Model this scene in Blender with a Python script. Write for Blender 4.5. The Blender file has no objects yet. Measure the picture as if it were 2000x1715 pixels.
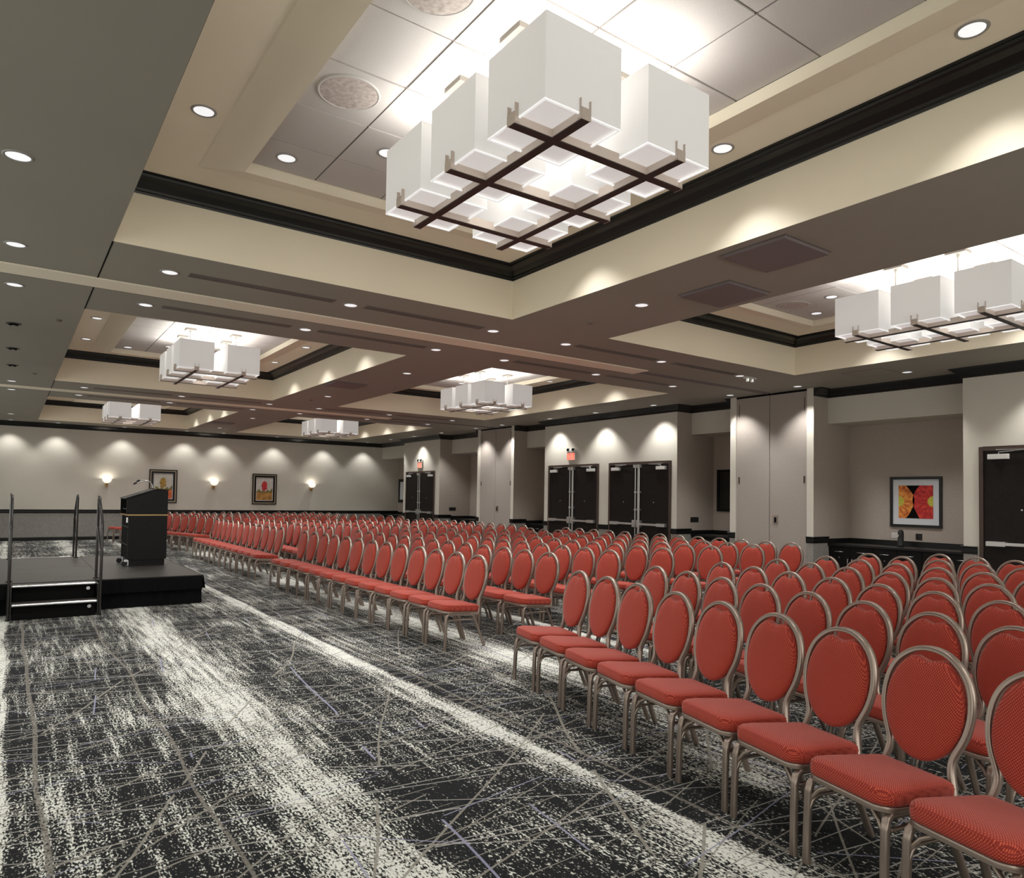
import bpy, bmesh, math, random
from mathutils import Vector, Matrix
random.seed(7)
scn = bpy.context.scene
C = scn.collection
PI = math.pi
# ---------------------------------------------------------------- camera
CAMH = 1.57
yaw, pitch, roll = math.radians(35.4325), math.radians(2.0611), math.radians(0.9799)
fw = Vector((math.sin(yaw)*math.cos(pitch), math.cos(yaw)*math.cos(pitch), math.sin(pitch)))
rt = Vector((math.cos(yaw), -math.sin(yaw), 0)); up = rt.cross(fw)
r2 = rt*math.cos(roll)+up*math.sin(roll); u2 = -rt*math.sin(roll)+up*math.cos(roll)
cam = bpy.data.cameras.new('camera'); co = bpy.data.objects.new('camera', cam); C.objects.link(co)
M = Matrix((r2, u2, -fw)).transposed().to_4x4(); M.translation = Vector((0, 0, CAMH)); co.matrix_world = M
cam.sensor_fit = 'HORIZONTAL'; cam.sensor_width = 36; cam.lens = 1379.5/2000*36
cam.shift_y = (922.88-857.5)/2000; cam.clip_start = .05; cam.clip_end = 200
scn.camera = co
# ---------------------------------------------------------------- world, exposure
w = bpy.data.worlds.new('world'); scn.world = w; w.use_nodes = True
w.node_tree.nodes['Background'].inputs[0].default_value = (1, .95, .9, 1)
w.node_tree.nodes['Background'].inputs[1].default_value = 0.05
vs = scn.view_settings; vs.view_transform = 'Standard'; vs.look = 'None'; vs.exposure = 0.0; vs.gamma = 1; vs.use_curve_mapping = False
DL_W = 86.0        # downlight power
WASH_W = 74.0      # wall-washing downlights next to walls
BULB_W = 5.4      # bulbs in the chandeliers
SHADE_E = 0.24     # glow of the lamp shades
def area_light(name, loc, rot, sx, sy, P, col):
    l = bpy.data.lights.new(name, 'AREA'); l.shape = 'RECTANGLE'; l.size = sx; l.size_y = sy; l.energy = P; l.color = col
    o = bpy.data.objects.new(name, l); C.objects.link(o); o.location = loc; o.rotation_euler = rot; return o
area_light('fill_light_near', (4.0, -3.6, 1.9), (math.radians(90), 0, 0), 13, 2.8, 255, (1, .99, .93))
area_light('fill_light_left', (-3.3, 11.0, 1.9), (math.radians(90), 0, math.radians(-90)), 26, 2.8, 265, (.99, 1, .94))
# ---------------------------------------------------------------- materials
def newmat(name):
    m = bpy.data.materials.new(name); m.use_nodes = True
    return m, m.node_tree, m.node_tree.nodes['Principled BSDF']
def N(nt, t, **kw):
    n = nt.nodes.new(t)
    for k, v in kw.items():
        if k in n.inputs: n.inputs[k].default_value = v
        else: setattr(n, k, v)
    return n
def plain(name, col, rough=.6, metal=0., spec=.5, noise=0., nscale=8., bump=0., bscale=300., emit=None, es=0.):
    m, nt, b = newmat(name)
    b.inputs['Base Color'].default_value = (*col, 1); b.inputs['Roughness'].default_value = rough
    b.inputs['Metallic'].default_value = metal; b.inputs['Specular IOR Level'].default_value = spec
    tc = N(nt, 'ShaderNodeTexCoord')
    if noise:
        n = N(nt, 'ShaderNodeTexNoise', Scale=nscale, Detail=4.0); nt.links.new(tc.outputs['Object'], n.inputs['Vector'])
        r = N(nt, 'ShaderNodeValToRGB'); r.color_ramp.elements[0].position = .3; r.color_ramp.elements[1].position = .7
        r.color_ramp.elements[0].color = (*[c*(1-noise) for c in col], 1); r.color_ramp.elements[1].color = (*[min(1, c*(1+noise)) for c in col], 1)
        nt.links.new(n.outputs['Fac'], r.inputs[0]); nt.links.new(r.outputs[0], b.inputs['Base Color'])
    if bump:
        n = N(nt, 'ShaderNodeTexNoise', Scale=bscale, Detail=2.0); nt.links.new(tc.outputs['Object'], n.inputs['Vector'])
        bp = N(nt, 'ShaderNodeBump', Strength=bump, Distance=.002); nt.links.new(n.outputs['Fac'], bp.inputs['Height']); nt.links.new(bp.outputs[0], b.inputs['Normal'])
    if emit:
        b.inputs['Emission Color'].default_value = (*emit, 1); b.inputs['Emission Strength'].default_value = es
    return m
def woven(name, c1, c2, sx, sz, rough=.8, bump=.3):
    """rectangular weave from two sine products on (x+y, z)"""
    m, nt, b = newmat(name); L = nt.links
    tc = N(nt, 'ShaderNodeTexCoord'); sp = N(nt, 'ShaderNodeSeparateXYZ'); L.new(tc.outputs['Object'], sp.inputs[0])
    a = N(nt, 'ShaderNodeMath', operation='ADD'); L.new(sp.outputs[0], a.inputs[0]); L.new(sp.outputs[1], a.inputs[1])
    def wave(src, k):
        q = N(nt, 'ShaderNodeMath', operation='MULTIPLY'); L.new(src, q.inputs[0]); q.inputs[1].default_value = k
        s = N(nt, 'ShaderNodeMath', operation='SINE'); L.new(q.outputs[0], s.inputs[0]); return s.outputs[0]
    p = N(nt, 'ShaderNodeMath', operation='MULTIPLY'); L.new(wave(a.outputs[0], sx), p.inputs[0]); L.new(wave(sp.outputs[2], sz), p.inputs[1])
    nz = N(nt, 'ShaderNodeTexNoise', Scale=30.0); L.new(tc.outputs['Object'], nz.inputs['Vector'])
    q = N(nt, 'ShaderNodeMath', operation='ADD'); L.new(p.outputs[0], q.inputs[0]); L.new(nz.outputs['Fac'], q.inputs[1])
    r = N(nt, 'ShaderNodeValToRGB'); r.color_ramp.elements[0].position = .1; r.color_ramp.elements[1].position = .9
    r.color_ramp.elements[0].color = (*c1, 1); r.color_ramp.elements[1].color = (*c2, 1)
    L.new(q.outputs[0], r.inputs[0]); L.new(r.outputs[0], b.inputs['Base Color']); b.inputs['Roughness'].default_value = rough
    bp = N(nt, 'ShaderNodeBump', Strength=bump, Distance=.002); L.new(q.outputs[0], bp.inputs['Height']); L.new(bp.outputs[0], b.inputs['Normal'])
    return m
def fabric(name, dark, light):
    """chair cloth: small raised dots in rows"""
    m, nt, b = newmat(name); L = nt.links
    tc = N(nt, 'ShaderNodeTexCoord'); sp = N(nt, 'ShaderNodeSeparateXYZ'); L.new(tc.outputs['Object'], sp.inputs[0])
    a = N(nt, 'ShaderNodeMath', operation='ADD'); L.new(sp.outputs[0], a.inputs[0]); L.new(sp.outputs[2], a.inputs[1])
    def wave(src, k):
        q = N(nt, 'ShaderNodeMath', operation='MULTIPLY'); L.new(src, q.inputs[0]); q.inputs[1].default_value = k
        s = N(nt, 'ShaderNodeMath', operation='SINE'); L.new(q.outputs[0], s.inputs[0]); return s.outputs[0]
    p = N(nt, 'ShaderNodeMath', operation='MULTIPLY'); L.new(wave(sp.outputs[1], 2*PI/.0115), p.inputs[0]); L.new(wave(a.outputs[0], 2*PI/.0115), p.inputs[1])
    r = N(nt, 'ShaderNodeValToRGB'); r.color_ramp.elements[0].position = .0; r.color_ramp.elements[1].position = .75
    r.color_ramp.elements[0].color = (*dark, 1); r.color_ramp.elements[1].color = (*light, 1)
    L.new(p.outputs[0], r.inputs[0]); L.new(r.outputs[0], b.inputs['Base Color']); b.inputs['Roughness'].default_value = .75
    b.inputs['Sheen Weight'].default_value = .15; b.inputs['Specular IOR Level'].default_value = .3
    bp = N(nt, 'ShaderNodeBump', Strength=.35, Distance=.0015); L.new(p.outputs[0], bp.inputs['Height']); L.new(bp.outputs[0], b.inputs['Normal'])
    return m
def carpet_mat():
    m, nt, b = newmat('carpet'); L = nt.links
    tc = N(nt, 'ShaderNodeTexCoord')
    sp = N(nt, 'ShaderNodeSeparateXYZ'); L.new(tc.outputs['Object'], sp.inputs[0])
    def mapped(sx, sy, off=0.):
        mp = N(nt, 'ShaderNodeMapping'); mp.inputs['Scale'].default_value = (sx, sy, 1); mp.inputs['Location'].default_value = (off, off*.37, 0)
        L.new(tc.outputs['Object'], mp.inputs[0]); return mp.outputs[0]
    def noise(vec, sc=1., det=3., rough=.6):
        n = N(nt, 'ShaderNodeTexNoise', Scale=sc, Detail=det, Roughness=rough); L.new(vec, n.inputs['Vector']); return n.outputs['Fac']
    def mth(op, a, bb=None, clamp=False):
        n = N(nt, 'ShaderNodeMath', operation=op); n.use_clamp = clamp
        for i, v in enumerate((a, bb)):
            if v is None: continue
            if isinstance(v, (int, float)): n.inputs[i].default_value = v
            else: L.new(v, n.inputs[i])
        return n.outputs[0]
    # bands that run along Y, in a broadloom repeat of 2.76 m
    wob = mth('MULTIPLY', mth('SUBTRACT', noise(mapped(.8, .7), 1., 2.), .5), .10)
    xw = mth('ADD', sp.outputs[0], wob)
    xr = mth('FRACT', mth('DIVIDE', mth('ADD', xw, 27.6+.05), 2.76))
    band = N(nt, 'ShaderNodeValToRGB'); L.new(xr, band.inputs[0])
    cr = band.color_ramp; cr.interpolation = 'LINEAR'
    pts = [(0, .97), (.022, .95), (.04, .36), (.09, .44), (.13, .50), (.20, .37), (.28, .52), (.345, .47), (.40, .50), (.455, .72), (.50, .86), (.56, .88), (.60, .58), (.66, .40), (.74, .38), (.80, .52), (.86, .46), (.92, .48), (.955, .60), (.975, .70), (1, .97)]
    cr.elements[0].position = pts[0][0]; cr.elements[0].color = (pts[0][1],)*3+(1,)
    cr.elements[1].position = 1; cr.elements[1].color = (pts[-1][1],)*3+(1,)
    for p, v in pts[1:-1]:
        e = cr.elements.new(p); e.color = (v, v, v, 1)
    streak = noise(mapped(20, 1.3), 1., 6., .72)          # long streaks
    patch = noise(mapped(1.5, .8, 3.), 1., 3., .6)       # worn patches
    dens = mth('ADD', mth('ADD', mth('MULTIPLY', band.outputs[0], .80), mth('MULTIPLY', mth('SUBTRACT', streak, .5), 1.7)), mth('ADD', mth('MULTIPLY', mth('SUBTRACT', patch, .5), .9), .03))
    fleck = noise(mapped(95, 42), 1., 2., .6)           # yarn-size flecks
    f1 = mth('ADD', mth('MULTIPLY', mth('SUBTRACT', fleck, .5), 2.1), dens)
    rw = N(nt, 'ShaderNodeValToRGB'); L.new(f1, rw.inputs[0])
    e = rw.color_ramp.elements; e[0].position = .50; e[0].color = (.016, .017, .018, 1); e[1].position = .76; e[1].color = (.66, .67, .61, 1)
    x = rw.color_ramp.elements.new(.55); x.color = (.085, .085, .078, 1)
    x = rw.color_ramp.elements.new(.62); x.color = (.33, .33, .29, 1)
    col = rw.outputs[0]
    def over(col, mask, rgb):
        mx = N(nt, 'ShaderNodeMix', data_type='RGBA'); L.new(mask, mx.inputs[0]); L.new(col, mx.inputs[6]); mx.inputs[7].default_value = (*rgb, 1); return mx.outputs[2]
    # fine crossing threads, tan and lavender: straight broken lines in a few directions
    def lines(ang, spacing, width, off, gate):
        ca, sa = math.cos(math.radians(ang)), math.sin(math.radians(ang))
        uu = mth('ADD', mth('MULTIPLY', sp.outputs[0], -sa), mth('MULTIPLY', sp.outputs[1], ca))
        vv = mth('ADD', mth('MULTIPLY', sp.outputs[0], ca), mth('MULTIPLY', sp.outputs[1], sa))
        def n2(su, sv, o2):
            cb = N(nt, 'ShaderNodeCombineXYZ'); L.new(mth('ADD', mth('MULTIPLY', uu, su), off+o2), cb.inputs[0]); L.new(mth('MULTIPLY', vv, sv), cb.inputs[1])
            return noise(cb.outputs[0], 1., 1., .5)
        ph = mth('ADD', mth('DIVIDE', uu, spacing), mth('MULTIPLY', n2(.9/spacing, .06, 0.), .5))
        ph = mth('ADD', ph, mth('MULTIPLY', n2(.2, .5, 40.), .3))
        d = mth('ABSOLUTE', mth('SUBTRACT', mth('FRACT', mth('ADD', ph, 100.)), .5))
        return mth('MULTIPLY', mth('LESS_THAN', d, width/spacing/2), mth('GREATER_THAN', n2(1.2/spacing, .9, 80.), gate))
    TAN, TAN2, LAV = (.25, .235, .20), (.36, .35, .32), (.27, .27, .37)
    for ang, spc, wd, off, gate, rgb in ((4, .25, .007, 0., .47, TAN), (-5, .36, .008, 3., .47, TAN2), (-12, .34, .010, 7., .43, TAN2), (19, .36, .010, 13., .43, TAN), (-27, .46, .009, 21., .43, TAN2), (38, .60, .014, 31., .46, TAN), (9, .55, .008, 43., .52, LAV), (-38, .80, .008, 57., .52, LAV), (62, 1.1, .014, 63., .43, TAN), (84, .50, .012, 71., .60, LAV)):
        col = over(col, mth("MULTIPLY", lines(ang, spc, wd, off, gate), .85), rgb)
    # long tan ribbons
    def ribbon(x0, wd, amp, off):
        wv = mth('MULTIPLY', mth('SUBTRACT', noise(mapped(.01, .45, off), 1., 1.), .5), amp)
        d = mth('ABSOLUTE', mth('SUBTRACT', mth('ADD', mth('MODULO', mth('ADD', sp.outputs[0], 27.6), 2.76), wv), x0))
        return mth('LESS_THAN', d, wd)
    col = over(col, mth('MULTIPLY', mth('MULTIPLY', ribbon(.18, .013, .12, 2.), mth('GREATER_THAN', fleck, .40)), .8), (.19, .175, .15))
    col = over(col, mth('MULTIPLY', mth('MULTIPLY', ribbon(.88, .010, .2, 7.), mth('GREATER_THAN', fleck, .40)), .8), (.19, .175, .15))
    L.new(col, b.inputs['Base Color']); b.inputs['Roughness'].default_value = .95; b.inputs['Specular IOR Level'].default_value = .1
    bp = N(nt, 'ShaderNodeBump', Strength=.5, Distance=.004); L.new(fleck, bp.inputs['Height']); L.new(bp.outputs[0], b.inputs['Normal'])
    return m
MAT = {}
MAT['carpet'] = carpet_mat()
MAT['soffit'] = plain('taupe_ceiling_paint', (.30, .285, .238), .7, noise=.04, nscale=.6)
MAT['cream'] = plain('cream_plaster', (.89, .82, .655), .65, noise=.02, nscale=1.)
MAT['tile'] = plain('mineral_ceiling_tile', (.56, .53, .50), .9, noise=.05, nscale=120., bump=.4, bscale=400.)
MAT['tbar'] = plain('white_grid_bar', (.60, .55, .50), .6)
MAT['wall'] = plain('light_wall_paint', (.58, .55, .475), .8, noise=.02, nscale=2.)
MAT['niche'] = plain('taupe_wall_fabric', (.40, .345, .295), .85, noise=.05, nscale=40., bump=.25, bscale=500.)
MAT['wains'] = woven('woven_wainscot_paper', (.13, .125, .115), (.40, .385, .35), 190., 260.)
MAT['black'] = plain('black_gloss_moulding', (.006, .0065, .0065), .32, spec=.35)
MAT['blackw'] = plain('black_stained_wood', (.005, .0045, .004), .42, spec=.22, noise=.3, nscale=30.)
MAT['dark'] = plain('matt_black', (.004, .004, .004), .85, spec=.1)
MAT['panel'] = plain('partition_panel_fabric', (.34, .30, .265), .85, noise=.08, nscale=60., bump=.3, bscale=450.)
MAT['door'] = plain('espresso_door_veneer', (.010, .0075, .0065), .5, spec=.2, noise=.25, nscale=14.)
MAT['dframe'] = plain('brown_door_frame', (.055, .032, .024), .5)
MAT['steel'] = plain('satin_steel', (.62, .62, .60), .32, metal=.85)
MAT['brass'] = plain('brass_strip', (.50, .33, .14), .35, metal=.7)
MAT['bronze'] = plain('pewter_bronze_chair_metal', (.36, .29, .245), .36, metal=.8)
MAT['cloth'] = fabric('red_dotted_chair_cloth', (.25, .019, .011), (.60, .098, .046))
MAT['shade'] = plain('white_lamp_shade', (.66, .655, .64), .8, emit=(1., .975, .95), es=SHADE_E)
MAT['diff'] = plain('lamp_diffuser', (.62, .59, .57), .5, emit=(1., .95, .93), es=.42)
MAT['rim'] = plain('shade_rim', (.8, .8, .8), .6, emit=(1., 1., 1.), es=.55)
MAT['acryl'] = plain('frosted_acrylic', (.55, .47, .41), .35)
MAT['barblk'] = plain('dark_bronze_bar', (.022, .016, .013), .45)
MAT['canopy'] = plain('satin_nickel_canopy', (.22, .20, .17), .5)
MAT['lens'] = plain('downlight_lens', (.8, .8, .8), .5, emit=(.96, .98, 1.), es=.74)
MAT['ring'] = plain('downlight_trim', (.34, .33, .31), .4, metal=.3)
MAT['ringd'] = plain('dark_downlight_trim', (.06, .06, .055), .5)
MAT['vent'] = plain('vent_taupe', (.16, .135, .12), .5)
MAT['accp'] = plain('ceiling_speaker_cover', (.175, .145, .145), .6)
MAT['white'] = plain('white_plastic', (.62, .61, .58), .45)
MAT['grille'] = woven('perforated_grille', (.28, .22, .19), (.66, .60, .55), 2*PI/.028, 1., bump=.1)
MAT['stagetop'] = plain('stage_deck', (.055, .050, .044), .42, noise=.12, nscale=3.)
MAT['skirt'] = plain('black_stage_skirt', (.0035, .0035, .004), .85, spec=.1)
MAT['chrome'] = plain('bright_aluminium', (.75, .75, .76), .25, metal=.9)
MAT['rail'] = plain('black_powder_coat', (.015, .013, .012), .25, spec=.6)
MAT['red'] = plain('exit_red', (.75, .10, .06), .5, emit=(1., .13, .07), es=.75)
MAT['redlit'] = plain('exit_face', (.8, .35, .28), .5, emit=(1., .30, .20), es=.55)
MAT['mat_w'] = plain('picture_mat_white', (.62, .64, .66), .8)
MAT['glassy'] = plain('sconce_glass', (.8, .78, .74), .4, emit=(1., .95, .86), es=.85)
MAT['rubber'] = plain('black_rubber', (.012, .012, .012), .7)
MAT['blockglass'] = plain('dark_plate', (.012, .010, .009), .35)
# ---------------------------------------------------------------- mesh helpers
class MB:
    def __init__(s): s.v = []; s.f = []; s.sm = []
    def add(s, vs, fs, smooth=False):
        o = len(s.v); s.v += [tuple(v) for v in vs]; s.f += [tuple(i+o for i in f) for f in fs]; s.sm += [smooth]*len(fs); return s
    def box(s, x0, x1, y0, y1, z0, z1):
        vs = [(x, y, z) for z in (z0, z1) for y in (y0, y1) for x in (x0, x1)]
        return s.add(vs, [(0, 2, 3, 1), (4, 5, 7, 6), (0, 1, 5, 4), (2, 6, 7, 3), (0, 4, 6, 2), (1, 3, 7, 5)])
    def cyl(s, c, r, h, n=16, axis='z', r1=None, smooth=True):
        r1 = r if r1 is None else r1; vs = []
        for k in range(2):
            rr = r if k == 0 else r1
            for i in range(n):
                a = 2*PI*i/n; p = (rr*math.cos(a), rr*math.sin(a), h*k)
                if axis == 'x': p = (p[2], p[0], p[1])
                elif axis == 'y': p = (p[1], p[2], p[0])
                vs.append((c[0]+p[0], c[1]+p[1], c[2]+p[2]))
        s.add(vs, [(i, (i+1) % n, n+(i+1) % n, n+i) for i in range(n)], smooth)
        s.add(vs, [tuple(range(n))[::-1], tuple(range(n, 2*n))]); return s
    def tube(s, pts, r, n=8, closed=False, prof=None, upv=(0, 0, 1)):
        """sweep a round (or given (a,b)) profile along points"""
        pts = [Vector(p) for p in pts]; m = len(pts); rings = []
        prev = None
        for i, p in enumerate(pts):
            if closed: t = pts[(i+1) % m]-pts[i-1]
            else: t = (pts[min(i+1, m-1)]-pts[max(i-1, 0)])
            t.normalize()
            ref = Vector(upv)
            if abs(t.dot(ref)) > .95: ref = prev if prev is not None else Vector((1, 0, 0))
            a = t.cross(ref); a.normalize(); b = a.cross(t); b.normalize(); prev = b
            if prof is None: rings.append([p+a*(r*math.cos(2*PI*k/n))+b*(r*math.sin(2*PI*k/n)) for k in range(n)])
            else: rings.append([p+a*u+b*v for u, v in prof])
        k = len(rings[0]); vs = [v for rg in rings for v in rg]; fs = []
        for i in range(m if closed else m-1):
            j = (i+1) % m
            for q in range(k): fs.append((i*k+q, i*k+(q+1) % k, j*k+(q+1) % k, j*k+q))
        s.add(vs, fs, True)
        if not closed: s.add(vs, [tuple(range(k))[::-1], tuple(range((m-1)*k, m*k))])
        return s
    def mesh(s, name, mat, bevel=0.):
        me = bpy.data.meshes.new(name); me.from_pydata(s.v, [], s.f)
        me.polygons.foreach_set('use_smooth', s.sm)
        bm = bmesh.new(); bm.from_mesh(me); bmesh.ops.recalc_face_normals(bm, faces=bm.faces)
        if bevel:
            bmesh.ops.remove_doubles(bm, verts=bm.verts, dist=1e-6)
            bmesh.ops.bevel(bm, geom=[e for e in bm.edges if e.calc_face_angle(0) > .6], offset=bevel, segments=2, affect='EDGES', profile=.6)
        bm.to_mesh(me); bm.free()
        me.materials.append(MAT[mat]); me.update(); return me
    def obj(s, name, mat, parent=None, bevel=0.):
        o = bpy.data.objects.new(name, s.mesh(name, mat, bevel)); C.objects.link(o)
        if parent is not None: o.parent = parent
        return o
def place(name, me, parent=None, loc=(0, 0, 0), rz=0.):
    o = bpy.data.objects.new(name, me); C.objects.link(o); o.location = loc; o.rotation_euler = (0, 0, rz)
    if parent is not None: o.parent = parent
    return o
def tag(o, label, cat, group=None):
    o['label'] = label; o['category'] = cat
    if group: o['group'] = group
    return o
def empty(name, loc=(0, 0, 0), rz=0.):
    o = bpy.data.objects.new(name, None); C.objects.link(o); o.location = loc; o.rotation_euler = (0, 0, rz); o.empty_display_size = .1
    return o
def structure(o): o['kind'] = 'structure'; return o
def copy_tree(o, parent=None):
    c = o.copy(); C.objects.link(c)
    if parent is not None: c.parent = parent
    for ch in list(o.children): copy_tree(ch, c)
    return c
def sbox(name, mat, *b, parent=None, bevel=0.): return MB().box(*b).obj(name, mat, parent, bevel)
def ring_sweep(mb, rect, prof):
    """rect = x0,x1,y0,y1 ; prof = list of (inset, z)"""
    x0, x1, y0, y1 = rect; vs = []
    for d, z in prof: vs += [(x0+d, y0+d, z), (x1-d, y0+d, z), (x1-d, y1-d, z), (x0+d, y1-d, z)]
    fs = []
    for i in range(len(prof)-1):
        for k in range(4): fs.append((i*4+k, i*4+(k+1) % 4, i*4+4+(k+1) % 4, i*4+4+k))
    mb.add(vs, fs); return mb
def poly_sweep(mb, path, prof):
    """mitred sweep of profile (offset to the left of the path, z) along an open XY path"""
    n = len(path); P = [Vector((a, b)) for a, b in path]; vs = []
    offs = []
    for i in range(n):
        d1 = (P[i]-P[i-1]).normalized() if i > 0 else None
        d2 = (P[i+1]-P[i]).normalized() if i < n-1 else None
        if d1 is None: d1 = d2
        if d2 is None: d2 = d1
        n1 = Vector((-d1.y, d1.x)); n2 = Vector((-d2.y, d2.x)); b = (n1+n2); b = b/(b.length_squared/2) if b.length > 1e-6 else n1
        offs.append(b)
    k = len(prof)
    for i in range(n):
        for d, z in prof: q = P[i]+offs[i]*d; vs.append((q.x, q.y, z))
    fs = []
    for i in range(n-1):
        for j in range(k): fs.append((i*k+j, i*k+(j+1) % k, (i+1)*k+(j+1) % k, (i+1)*k+j))
    fs += [tuple(range(k)), tuple(range((n-1)*k, n*k))[::-1]]
    mb.add(vs, fs); return mb
# ---------------------------------------------------------------- room dimensions
ZS = 3.65                       # low ceiling
XL, XR, YN, YF = -3.5, 11.775, -4.0, 26.29
XB, XK = 12.24, 13.0            # bulkhead face, back of the niches
AX, BX = (.635, 4.72), (6.24, 10.38)
YC = [(.18, 6.68), (9.38, 15.90), (18.72, 25.10)]
U = 4.256                       # tile field height
COFFERS = [(AX, y) for y in YC]+[(BX, y) for y in YC]
# floor
structure(sbox('floor', 'carpet', XL-.1, XK+.3, YN-.1, YF+.1, -.05, 0))
# ---------------------------------------------------------------- ceiling
xs = [XL-.1, AX[0], AX[1], BX[0], BX[1], XK+.2]
ys = [YN-.1]+[v for y in YC for v in y]+[YF+.1]
mb = MB()
for i in range(5):
    for j in range(7):
        if i in (1, 3) and j in (1, 3, 5): continue
        mb.box(xs[i], xs[i+1], ys[j], ys[j+1], ZS, ZS+.04)
ceil = structure(mb.obj('ceiling', 'soffit'))
crown_p = [(0, 4.10), (.012, 4.10), (.016, 4.115), (.03, 4.122), (.034, 4.14), (.05, 4.15), (.085, 4.18), (.13, 4.198), (.148, 4.208), (.152, 4.226), (.175, 4.230), (.175, 4.24), (0, 4.24)]
for ci, (cx, cy) in enumerate(COFFERS):
    rect = (cx[0], cx[1], cy[0], cy[1])
    ring_sweep(MB(), rect, [(.002, ZS), (.002, 4.10)]).obj('coffer_side', 'cream', ceil)
    ring_sweep(MB(), rect, crown_p).obj('crown_moulding', 'black', ceil)
    ring_sweep(MB(), rect, [(.15, 4.24), (.53, 4.24), (.545, 4.232), (.83, 4.165), (.83, U)]).obj('tray_soffit', 'cream', ceil)
    # tiles
    tx0, tx1, ty0, ty1 = cx[0]+.83, cx[1]-.83, cy[0]+.83, cy[1]-.83
    sbox('tile_backing', 'tbar', tx0-.01, tx1+.01, ty0-.01, ty1+.01, U+.012, U+.03, parent=ceil)
    gx = [tx0, 2.04-AX[0]+cx[0], 2.65-AX[0]+cx[0], 3.26-AX[0]+cx[0], tx1]
    gy = [ty1]
    y = ty1-.50
    while y > ty0+.1: gy.append(y); y -= .603
    gy.append(ty0); gy = gy[::-1]
    cache = {}
    for i in range(4):
        for j in range(len(gy)-1):
            a, b_ = gx[i+1]-gx[i]-.014, gy[j+1]-gy[j]-.014
            key = (round(a, 3), round(b_, 3))
            if key not in cache: cache[key] = MB().box(-a/2, a/2, -b_/2, b_/2, 0, .012).mesh('ceiling_tile', 'tile')
            dz = .0 if (i*7+j*3+ci) % 5 else .003
            place('ceiling_tile', cache[key], ceil, ((gx[i]+gx[i+1])/2, (gy[j]+gy[j+1])/2, U-.003+dz))
    # shadow-gap lines of the grid bars
    g = MB()
    for x_ in gx[1:-1]: g.box(x_-.0035, x_+.0035, ty0, ty1, U+.0035, U+.013)
    g.obj('grid_bar', 'vent', ceil)
# seams, header strips, partition tracks in the cross beams
for (yb0, yb1, ym) in ((6.68, 9.38, 8.10), (15.90, 18.72, 17.37), (-3.9, .18, -1.2)):
    if ym > 0 or True:
        for xx in (AX[0],):
            sbox('ceiling_seam', 'dark', xx-.006, xx+.006, yb0, ym-.18, ZS-.002, ZS+.001, parent=ceil)
            sbox('ceiling_seam', 'dark', xx-.006, xx+.006, ym+.18, yb1, ZS-.002, ZS+.001, parent=ceil)
    mbx = MB().box(XL, 8.28, ym-.18, ym+.18, ZS-.012, ZS); mbx.obj('header_strip', 'cream', ceil)
    t = MB()
    for s in (-1, 1): t.box(8.28, XR, ym+s*.05-.008, ym+s*.05+.008, ZS-.014, ZS)
    t.box(8.28, XR, ym-.04, ym+.04, ZS-.004, ZS)
    t.obj('partition_track', 'accp', ceil)
    sbox('track_slot', 'dark', XL, 8.25, ym+.172, ym+.178, ZS-.0135, ZS-.011, parent=ceil)
# ---------------------------------------------------------------- walls
wf = structure(sbox('wall_far', 'wall', XL-.1, XK+.3, YF, YF+.15, 0, ZS))
wl = structure(sbox('wall_left', 'wall', XL-.15, XL, YN, YF, 0, ZS))
wn = structure(sbox('wall_near', 'wall', XL-.1, XK+.3, YN-.15, YN, 0, ZS))
P3, P2, P1 = (YN, 4.75), (10.39, 15.03), (20.75, 23.39)
K1, K2 = (7.2, 9.0), (16.47, 18.4)
mb = MB()
for a, b_ in (P3, P2, P1): mb.box(XR, XK+.2, a, b_, 0, ZS)
for a, b_ in (K1, K2):
    for y_ in (a, b_-.13): mb.box(XR, XR+.25, y_, y_+.13, 0, ZS)
    mb.box(XR+.25, XK+.2, a, b_, 0, ZS)
mb.box(XK, XK+.2, YN, YF, 0, ZS)
for a, b_ in ((4.75, 7.2), (9.0, 10.39), (15.03, 16.47), (18.4, 20.75), (23.39, YF)): mb.box(XB, XK+.1, a, b_, 3.03, ZS)
wr = structure(mb.obj('wall_right', 'wall'))
NICHES = [(4.75, 7.2), (9.0, 10.39), (15.03, 16.47), (18.4, 20.75), (23.39, YF)]
for a, b_ in NICHES:
    q = MB().box(XK-.006, XK, a, b_, 0, 3.03)
    q.box(XB, XK, a, a+.006, 0, 3.03)
    if b_ < YF: q.box(XR+.002, XB, b_-.006, b_, .965, ZS).box(XB, XK, b_-.006, b_, 0, 3.03)
    q.obj('niche_lining', 'niche', wr)
# wainscot under the rail
sbox('wainscot', 'wains', XL, XK, YF-.008, YF, .11, .85, parent=wf)
q = MB()
for a, b_ in ((YN, 2.4), (4.56, 4.75), (7.2, 7.33), (8.87, 9.0), (10.39, 10.52), (12.52, 12.84), (14.86, 15.03), (16.47, 16.6), (18.27, 18.4), (20.75, 21.03), (23.19, 23.39)):
    q.box(XR-.008, XR, a, b_, .11, .85)
for y_ in (7.2, 10.39, 16.47, 20.75): q.box(XR-.008, XB, y_-.008, y_, .11, .85)
q.obj('wainscot', 'wains', wr)
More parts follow.
